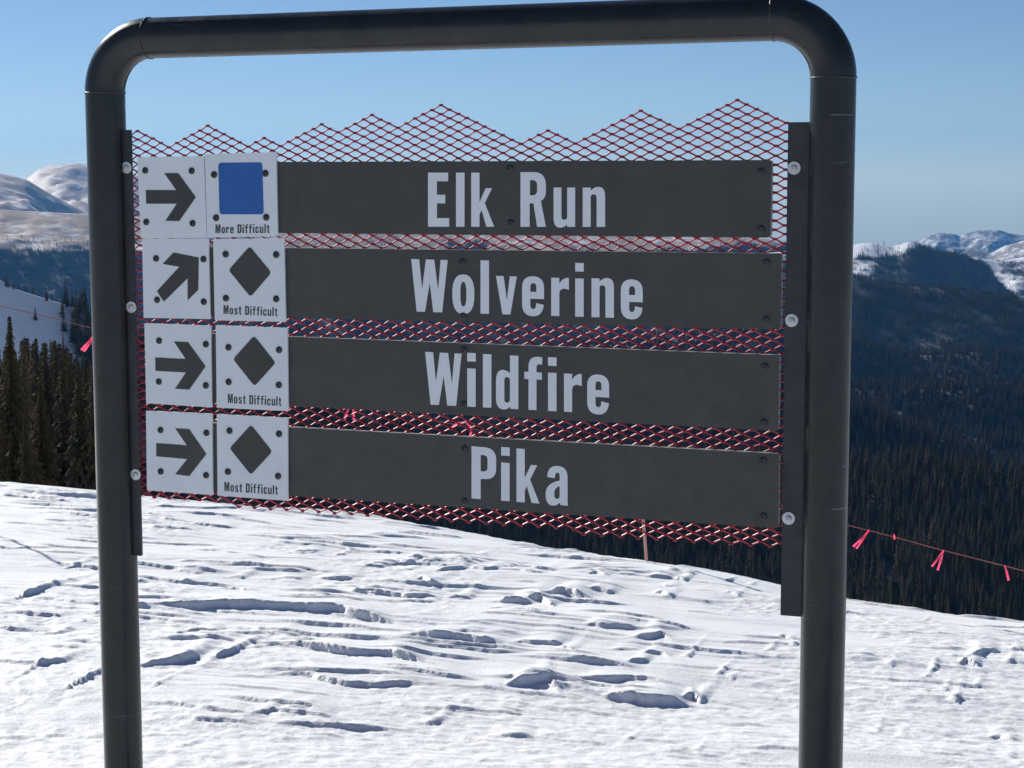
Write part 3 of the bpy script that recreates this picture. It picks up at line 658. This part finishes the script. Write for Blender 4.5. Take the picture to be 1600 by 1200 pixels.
# name boards
YB0, YB1 = -0.016, 0.004                                      # front and back of a board
LET = {}
def Qc(p0, p1, p2, n=7): return [((1 - t) ** 2 * p0[0] + 2 * t * (1 - t) * p1[0] + t * t * p2[0], (1 - t) ** 2 * p0[1] + 2 * t * (1 - t) * p1[1] + t * t * p2[1]) for t in np.linspace(0, 1, n)[1:]]
def path(*seq):
    out = [seq[0]]
    for s in seq[1:]:
        if len(s) == 2 and not hasattr(s[0], '__len__'): out.append(s)
        else: out += Qc(out[-1], s[0], s[1])
    return out
def oval(cx, cy_, a, b, e=2.5, n=36):
    r_ = []
    for k in range(n):
        t = 2 * math.pi * k / n; c, s = math.cos(t), math.sin(t)
        r_.append((cx + a * math.copysign(abs(c) ** (2 / e), c), cy_ + b * math.copysign(abs(s) ** (2 / e), s)))
    return r_
box = lambda x0, z0, x1, z1: [(x0, z0), (x1, z0), (x1, z1), (x0, z1)]
LET['E'] = (33, [[[(0,0),(33,0),(33,13.5),(14,13.5),(14,36.5),(27,36.5),(27,50),(14,50),(14,71),(31.5,71),(31.5,84.5),(0,84.5)]]])
LET['l'] = (13.3, [[box(0, 0, 13.3, 84.5)]])
LET['k'] = (36, [[[(0,0),(13,0),(13,19),(16.3,26),(23.7,0),(36,0),(21.3,37),(32.5,60.2),(22.5,60.2),(13,38.7),(13,84.5),(0,84.5)]]])
LET['R'] = (39.7, [[path((0,0),(14.3,0),(14.3,36.7),(20.3,36.7),(26,0),(39.7,0),(31.9,40.5),((39.7,45),(39.7,55)),(39.7,65),((39.7,85.5),(21,85.5)),(0,85.5)),
                    path((14.8,49.2),(18,49.2),((26,49.2),(26,57)),(26,65),((26,73),(18,73)),(14.8,73))]])
LET['u'] = (33.7, [[path((0,61.5),(0,13),((0,-1.2),(10.5,-1.2)),((16,-1.2),(21.2,4)),(21.2,0),(33.7,0),(33.7,61.5),(21.2,61.5),(21.2,16),((21.2,11),(16.6,11)),((12.2,11),(12.2,16)),(12.2,61.5))]])
LET['n'] = (35, [[path((0,0),(12.5,0),(12.5,46),((12.5,51),(17,51)),((21.7,51),(21.7,45)),(21.7,0),(35,0),(35,48),((35,62.7),(24.5,62.7)),((18,62.7),(12.5,56.5)),(12.5,61.5),(0,61.5))]])
LET['W'] = (57, [[[(0,83),(12.5,83),(17,36),(23,83),(36,83),(42,35),(46,83),(57,83),(48.5,0),(34.5,0),(29,46),(21.5,0),(8.5,0)]]])
LET['o'] = (34.5, [[oval(17.2, 29.8, 17.2, 31.3), oval(17.3, 30, 4.7, 19.5)]])
LET['v'] = (32.5, [[[(0,60.5),(12,60.5),(17,22),(21.5,60.5),(32.5,60.5),(22.5,0),(10,0)]]])
LET['e'] = (34.5, [[path((34.3,26),(13,26),(13,17),((13,10),(17.5,10)),((22,10),(22,19.5)),(34,17),((32,-1.6),(17.2,-1.6)),((0,-1.6),(0,18)),(0,43),((0,61.7),(17.2,61.7)),((34.3,61.7),(34.3,43))),
                    path((13,37),(22.3,37),(22.3,44),((22.3,51),(17.6,51)),((13,51),(13,44)))]])
LET['r'] = (28, [[path((0,0),(12.7,0),(12.7,36),((13.5,44),(21.5,43.5)),(27.7,42),(27.7,61),((18,61.5),(12.7,51)),(12.7,60.5),(0,60.5))]])
LET['i'] = (13.4, [[box(0, 0, 13.3, 60.5)], [box(0, 71.5, 13.4, 85)]])
LET['d'] = (35, [[path((21.8,84.5),(21.8,56),((17,61),(11,61)),((0,61),(0,42)),(0,16),((0,-1.6),(12,-1.6)),((18,-1.6),(22.3,4)),(22.3,0),(35,0),(35,84.5)),
                  path((13,15),((13,9.5),(17.3,9.5)),((21.8,9.5),(21.8,15)),(21.8,44),((21.8,50),(17.3,50)),((13,50),(13,44)))]])
LET['f'] = (28, [[path((6.5,0),(19,0),(19,48.5),(27.5,48.5),(27.5,60),(19,60),(19,67),((19,73),(24,73)),(28,72.5),(28,84),((6.5,88),(6.5,68)),(6.5,60),(0,60),(0,48.5),(6.5,48.5))]])
LET['P'] = (38.5, [[path((0,0),(14.3,0),(14.3,32),(20,32),((38.5,32),(38.5,50)),(38.5,64),((38.5,82.5),(20,82.5)),(0,82.5)), path((14.3,44),(18,44),((25,44),(25,51)),(25,63),((25,70),(18,70)),(14.3,70))]])
LET['a'] = (35, [[path((2.5,43),(14.5,42),((14.5,51),(18.5,51)),((22,51),(22,45)),(22,39),((0,33),(0,16)),((0,-1.6),(11,-1.6)),((18,-1.6),(22.4,4)),(23.2,0),(35,0),(34.3,5),(34.3,45),((34.3,61.7),(19,61.7)),((3,61.7),(2.5,43))),
                  path((13.5,17),((13.5,9.5),(17.5,9.5)),((22,9.5),(22,16)),(22,30),((13.5,27),(13.5,17)))]])
LET['M'] = (47, [[[(0,0),(12,0),(12,55),(19,0),(28,0),(35,55),(35,0),(47,0),(47,84.5),(30,84.5),(23.5,38),(17,84.5),(0,84.5)]]])
LET['D'] = (38, [[path((0,0),(18,0),((38,0),(38,20)),(38,64),((38,84.5),(18,84.5)),(0,84.5)), path((14,13),(17,13),((24,13),(24,21)),(24,63),((24,71.5),(17,71.5)),(14,71.5))]])
LET['c'] = (33, [[path((33,39),(21,38),(21,44),((21,51),(17,51)),((12.8,51),(12.8,44)),(12.8,16),((12.8,9.5),(17,9.5)),((21,9.5),(21,17)),(21,24),(33,23),((33,-1.6),(17,-1.6)),((0,-1.6),(0,18)),(0,43),((0,61.7),(17,61.7)),((33,61.7),(33,39)))]])
LET['t'] = (25, [[path((6,76),(6,60.5),(0,60.5),(0,50),(6,50),(6,13),((6,-1),(18,-1)),(25,0),(25,10),(22,10),((18.5,10),(18.5,15)),(18.5,50),(25,50),(25,60.5),(18.5,60.5),(18.5,76))]])
LET['s'] = (32, [[path((0,17),(11,18.5),((11.5,9),(16.5,9)),((20.5,9),(20.5,14)),((20.5,19),(13,25)),((0.5,34),(0.5,45)),((0.5,61.7),(16,61.7)),((30.5,61.7),(31,44)),(20.5,42.5),((20,51),(16,51)),((12.3,51),(12.3,46.5)),((12.3,42),(19,37)),((32.3,27),(32.3,16)),((32.3,-1.6),(16.3,-1.6)),((1,-1.6),(0,17)))]])
def word(letters, base, cap, y, material, parent, name='lettering', label=None):
    """letters: [(glyph, left edge px, x scale)]; base: two baseline points in photo px"""
    (bx0, by0), (bx1, by1) = base; loops = []
    for g, lx, kx in letters:
        for grp in LET[g][1]:
            res = []
            for lp in grp:
                pts = [(lx + p[0] * kx, by0 + (lx + p[0] * kx - bx0) * (by1 - by0) / (bx1 - bx0) - p[1] * cap / 84.5) for p in lp]
                res.append(quad_xz(pts, y))
            loops.append(res)
    o = flat(name, loops, y, material, parent)
    if label: o['label'] = label
    return o
def board(tl, tr, br, bl, label):
    def ext(a, b, x): return (x, a[1] + (b[1] - a[1]) * (x - a[0]) / (b[0] - a[0]))
    q = [ext(tl, tr, 236), tr, br, ext(bl, br, 240)]
    pts = rounded(quad_xz(q, YB0), 0.010, 6); v, f = prism(pts, YB0, YB1)
    o = mesh_obj('name_board', v, f, M['board'], sign, BASE); o['label'] = label
    o.data.materials.append(M['edge'])
    for p in o.data.polygons:
        if abs(p.normal.y) < 0.5: p.material_index = 1
    return o
def bolts(px, y, r, parent):
    for bx, by in px:
        P = on_plane(np.array(float(bx)), np.array(float(by)), y); bolt(float(P[0]), y, float(P[2]), r, parent)
lz = lambda s, off, k=4: [(g, off + x / k, 1.0) for g, x in s]
YL = YB0 - 0.0010
b1 = board((435,253),(1206,250),(1204,371.5),(435,364), 'dark brown board reading Elk Run')
word(lz([('E',115),('l',290),('k',385)], 640), ((668.7,354.2),(945,354.6)), 84.5, YL, M['white'], b1, label='white letters reading Elk')
word(lz([('R',693),('u',900),('n',1082)], 640), ((668.7,354.2),(945,354.6)), 84.5, YL, M['white'], b1, label='white letters reading Run')
bolts([(796.7,263.5),(798,349),(1188.4,268.5),(1188.8,358)], YB0, 0.0105, b1)
b2 = board((447,387.5),(1221,396),(1220,515),(450,496), 'dark brown board reading Wolverine')
word(lz([('W',10),('o',267),('l',443),('v',540),('e',703),('r',885),('i',1035),('n',1137),('e',1320)], 640), ((655,487),(950,496.3)), 83.5, YL, M['white'], b2, label='white letters reading Wolverine')
bolts([(722,410),(724,494),(1197,410.4),(1197,500)], YB0, 0.0105, b2)
b3 = board((452,526),(1218,555),(1216,673.5),(452,634.5), 'dark brown board reading Wildfire')
word(lz([('W',97),('i',360),('l',458),('d',540),('f',717),('i',865),('r',965),('e',1110)], 640), ((680,632.5),(890,643.7)), 83.5, YL, M['white'], b3, label='white letters reading Wildfire')
bolts([(724.5,547),(724.5,632),(1195,573),(1193.6,660.6)], YB0, 0.0105, b3)
b4 = board((452,667.5),(1217,709),(1216,825.5),(452,775), 'dark brown board reading Pika')
word(lz([('P',387),('i',572),('k',668),('a',850)], 640), ((743,779.2),(882,789.8)), 83.5, YL, M['white'], b4, label='white letters reading Pika')
bolts([(725.5,701.5),(725.5,783.7),(1192,720),(1192.5,807)], YB0, 0.0105, b4)

# symbol plates screwed over the boards' ends
YP0, YP1 = -0.0225, -0.0165; YV = YP0 - 0.0010
def plate(name, q, label, dy=0.0):
    v, f = prism(rounded(quad_xz(q, YP0 + dy), 0.0015, 3), YP0 + dy, YP1 + dy); o = mesh_obj(name, v, f, M['plate'], sign, BASE); o['label'] = label; return o
z2 = lambda pts: [(180 + x / 5, 220 + y / 5) for x, y in pts]
z3 = lambda pts: [(180 + x / 5, 460 + y / 5) for x, y in pts]
z4 = lambda pts: [(180 + x / 5, 630 + y / 5) for x, y in pts]
AR = [
 ([(214.4,245.6),(318.6,243.8),(323,372),(220,372)], z2([(238,385),(475,385),(383,253),(492,253),(630,440),(500,628),(392,625),(480,492),(242,492)]), z2([(235,232),(598,235),(243,635),(605,645)]), 'white plate with an arrow beside the Elk Run board'),
 ([(222.2,373.2),(325.6,372.6),(328.6,498.6),(224.4,496.6)], z2([(455,873),(652,912),(648,1165),(565,1248),(565,1075),(380,1257),(325,1175),(500,985),(370,962)]), z2([(320,920),(690,925)]) + z3([(328,43),(692,58)]), 'white plate with an upward diagonal arrow beside the Wolverine board'),
 ([(225.6,505),(329.4,509),(331,636.6),(228.4,630)], z3([(312,493),(550,505),(458,368),(568,372),(706,563),(578,745),(467,737),(552,610),(315,598)]), z3([(343,362),(708,390),(341,682),(708,712)]), 'white plate with an arrow beside the Wildfire board'),
 ([(228,641.6),(331.4,646.6),(332.4,773.6),(229.6,766)], z4([(320,312),(560,330),(467,195),(578,203),(712,398),(578,570),(468,555),(562,437),(320,415)]), z4([(354,210),(713,232),(356,534),(710,563)]), 'white plate with an arrow beside the Pika board')]
for i, (q, poly, bl, lb) in enumerate(AR):
    o = plate('arrow_plate', q, lb, 0.0); flat('arrow', [[quad_xz(poly, YV)]], YV, M['black'], o); bolts(bl, YP0, 0.0098, o)
def caption(text, x0, x1, base, cap, parent, label):
    k = cap / 84.5; gap = 9.5; adv = []; x = 0.0
    for ch in text:
        if ch == ' ': x += 26; continue
        adv.append((ch, x)); x += LET[ch][0] + gap
    tot = x - gap; kx = (x1 - x0) / tot
    word([(ch, x0 + a * kx, kx) for ch, a in adv], base, cap, YV, M['black'], parent, 'caption', label)
DI = [
 ([(320,241),(431.4,237.6),(434,369),(323.6,371.4)], z2([(805,172),(1148,168),(1160,575),(815,575)]), z2([(773,265),(1174,255),(788,602),(1180,598)]), ('More Difficult', 336.6, 421, ((336.6,364.6),(421,364)), 13.8), 'white plate with a blue square reading More Difficult', 'blue'),
 ([(333,373.6),(443.8,372),(446.6,503),(335.6,500.6)], z2([(1050,823),(1220,1030),(1057,1220),(885,1010)]), z2([(863,886),(1258,890)]) + z3([(865,30),(1258,36)]), ('Most Difficult', 349.2, 433.4, ((349,490.6),(433,494.2)), 14), 'white plate with a black diamond beside the Wolverine board', 'black'),
 ([(337,508),(449,512.4),(450.6,642.4),(338.6,637)], z3([(1085,322),(1253,535),(1088,718),(920,505)]), z3([(885,414),(1280,433),(886,684),(1278,708)]), ('Most Difficult', 356, 439.4, ((356,629.6),(439,634.4)), 14.4), 'white plate with a black diamond beside the Wildfire board', 'black'),
 ([(338.6,647),(449.6,653),(450,782.6),(340,774.4)], z4([(1060,168),(1227,378),(1060,560),(893,352)]), z4([(893,215),(1280,240),(881,535),(1273,570)]), ('Most Difficult', 350.6, 434, ((350.6,767.4),(434,773)), 14.4), 'white plate with a black diamond beside the Pika board', 'black')]
for i, (q, sym, bl, cap_, lb, mc) in enumerate(DI):
    o = plate('difficulty_plate', q, lb, -0.0006)
    flat('blue_square' if mc == 'blue' else 'black_diamond', [[rounded(quad_xz(sym, YV - .0006), 0.010, 6)]], YV - .0006, M[mc], o)
    caption(cap_[0], cap_[1], cap_[2], cap_[3], cap_[4], o, None); bolts(bl, YP0 - 0.0006, 0.0100, o)

# ------------------------------------------------------------------ boundary rope with pink ribbons
def at_dist(px, py, d):
    r = ray(px, py); hl = math.hypot(r[0], r[1]); return np.array([EYE[0] + r[0] / hl * d, EYE[1] + r[1] / hl * d, EYE[2] + r[2] / hl * d])
rope_d = lambda x: float(np.interp(x, [-200, 0, 1000, 1600, 1800], [11.2, 11.0, 9.75, 8.8, 8.5]))
rp = [(-190,432),(0,478),(70,494),(145,513),(300,556),(545,625),(735,669),(880,710),(1001,744),(1170,783),(1330,822),(1397,839),(1470,859),(1600,892),(1790,938)]
RP = [at_dist(x, y, rope_d(x)) for x, y in rp]
rope = tag(empty('boundary_rope', RP[7]), 'thin red rope hung with pink ribbons running behind the sign', 'rope'); RO = tuple(RP[7])
MB().tube(RP, 0.0025, 8).build('rope_strand', M['rope'], rope, RO, True)
def ribbon(pts, w=0.016, half=(0.5, 1.0)):
    P = [at_dist(x, y, rope_d(pts[0][0]) - 0.01) for x, y in pts]; mb = MB(); v = []; side = np.array([RGT[0], RGT[1], 0.0])
    n = 5; PP = []
    for i in range(len(P) - 1):
        for t in np.linspace(0, 1, n, endpoint=False): PP.append(P[i] * (1 - t) + P[i + 1] * t)
    PP.append(P[-1])
    for i, p in enumerate(PP):
        t = PP[min(i + 1, len(PP) - 1)] - PP[max(i - 1, 0)]; t = t / np.linalg.norm(t); s = np.cross(t, np.array([FWD[0], FWD[1], 0.0])); s /= np.linalg.norm(s)
        k = i / (len(PP) - 1); ww = w / 2 * (half[0] + (half[1] - half[0]) * k); wob = 0.004 * math.sin(9 * k) * np.array([FWD[0], FWD[1], 0])
        v += [p + s * ww + wob, p - s * ww - wob]
    f = [(2 * i, 2 * i + 1, 2 * i + 3, 2 * i + 2) for i in range(len(PP) - 1)]
    mb.add(v, f); mb.build('ribbon', M['ribbon'], rope, RO, True)
for r_ in ([(152,517),(140,532),(127,547)], [(152,519),(141,536),(131,549)], [(548,627),(544,640),(538,656)], [(549,627),(552,641),(553,656)], [(735,668),(728,660),(715,661),(702,671)], [(734,664),(737,672),(734,683)],
           [(1358,828),(1350,838),(1333,854)], [(1358,829),(1348,843),(1338,857)], [(1474,860),(1466,872),(1456,885)], [(1474,861),(1470,875),(1465,891)], [(1570,884),(1573,894),(1576,907)], [(1397,835),(1398,843)]):
    ribbon(r_, 0.0125)
def rope_pole(base, top, label, d=None):
    u_, v_ = ground_hit(np.array(float(base[0])), np.array(float(base[1])))
    dd = d or float(math.hypot(u_, v_)); b = at_dist(base[0], base[1], dd); t = at_dist(top[0], top[1], dd)
    uu, vv = to_uv(b); b[2] = float(base_z(uu, vv)) - 0.25
    root = tag(empty('rope_pole', tuple(b)), label, 'pole'); mb = MB(); mb.tube([b, (b + t) / 2, t], 0.0085, 10); mb.build('shaft', M['pole'], root, tuple(b), True)
    mb = MB(); mb.tube([t + np.array([0, 0, -.012]), t + np.array([0, 0, .006])], 0.012, 10); mb.build('cap', M['rope'], root, tuple(b), True)
for end, lb in ((RP[0], 'thin reddish pole holding the upper end of the ribboned rope'), (RP[-1], 'thin reddish pole holding the lower end of the ribboned rope')):
    uu, vv = to_uv(end); b = np.array([end[0], end[1], float(base_z(uu, vv)) - 0.25]); root = tag(empty('rope_pole', tuple(b)), lb, 'pole')
    MB().tube([b, (b + end) / 2, end + np.array([0, 0, .03])], 0.0085, 10).build('shaft', M['pole'], root, tuple(b), True)
    MB().tube([end + np.array([0, 0, .02]), end + np.array([0, 0, .04])], 0.012, 10).build('cap', M['rope'], root, tuple(b), True)
rope_pole((1016, 882), (1000, 738), 'thin reddish pole standing at the snow edge behind the Pika board', rope_d(1000))

# ------------------------------------------------------------------ valley floor and air
v0 = 16500; w0 = 6500
mesh_obj('valley_floor', [(-w0, -w0, -560), (w0, -w0, -560), (w0, w0, -560), (-w0, w0, -560)], [(0, 1, 2, 3)], M['hill']); tag(bpy.data.objects['valley_floor'], 'snowy valley floor far below the hills', 'ground', kind='structure')
def haze():
    m = bpy.data.materials.new('thin_blue_air'); m.use_nodes = True; nt = m.node_tree
    nt.nodes.remove(nt.nodes['Principled BSDF']); p = nt.nodes.new('ShaderNodeVolumePrincipled')
    p.inputs['Color'].default_value = (0.12, 0.44, 1.0, 1); p.inputs['Density'].default_value = 3.1e-5; p.inputs['Anisotropy'].default_value = 0.2
    nt.links.new(p.outputs[0], nt.nodes['Material Output'].inputs['Volume'])
    a = v0 + 50; zb, zt = -950, 420
    v = [(-a, -a, zb), (a, -a, zb), (a, a, zb), (-a, a, zb), (-a, -a, zt), (a, -a, zt), (a, a, zt), (-a, a, zt)]
    o = mesh_obj('haze', v, [(3, 2, 1, 0), (4, 5, 6, 7), (0, 1, 5, 4), (1, 2, 6, 5), (2, 3, 7, 6), (3, 0, 4, 7)], m); tag(o, 'thin blue mountain air over the valley', 'haze', kind='stuff')
haze()
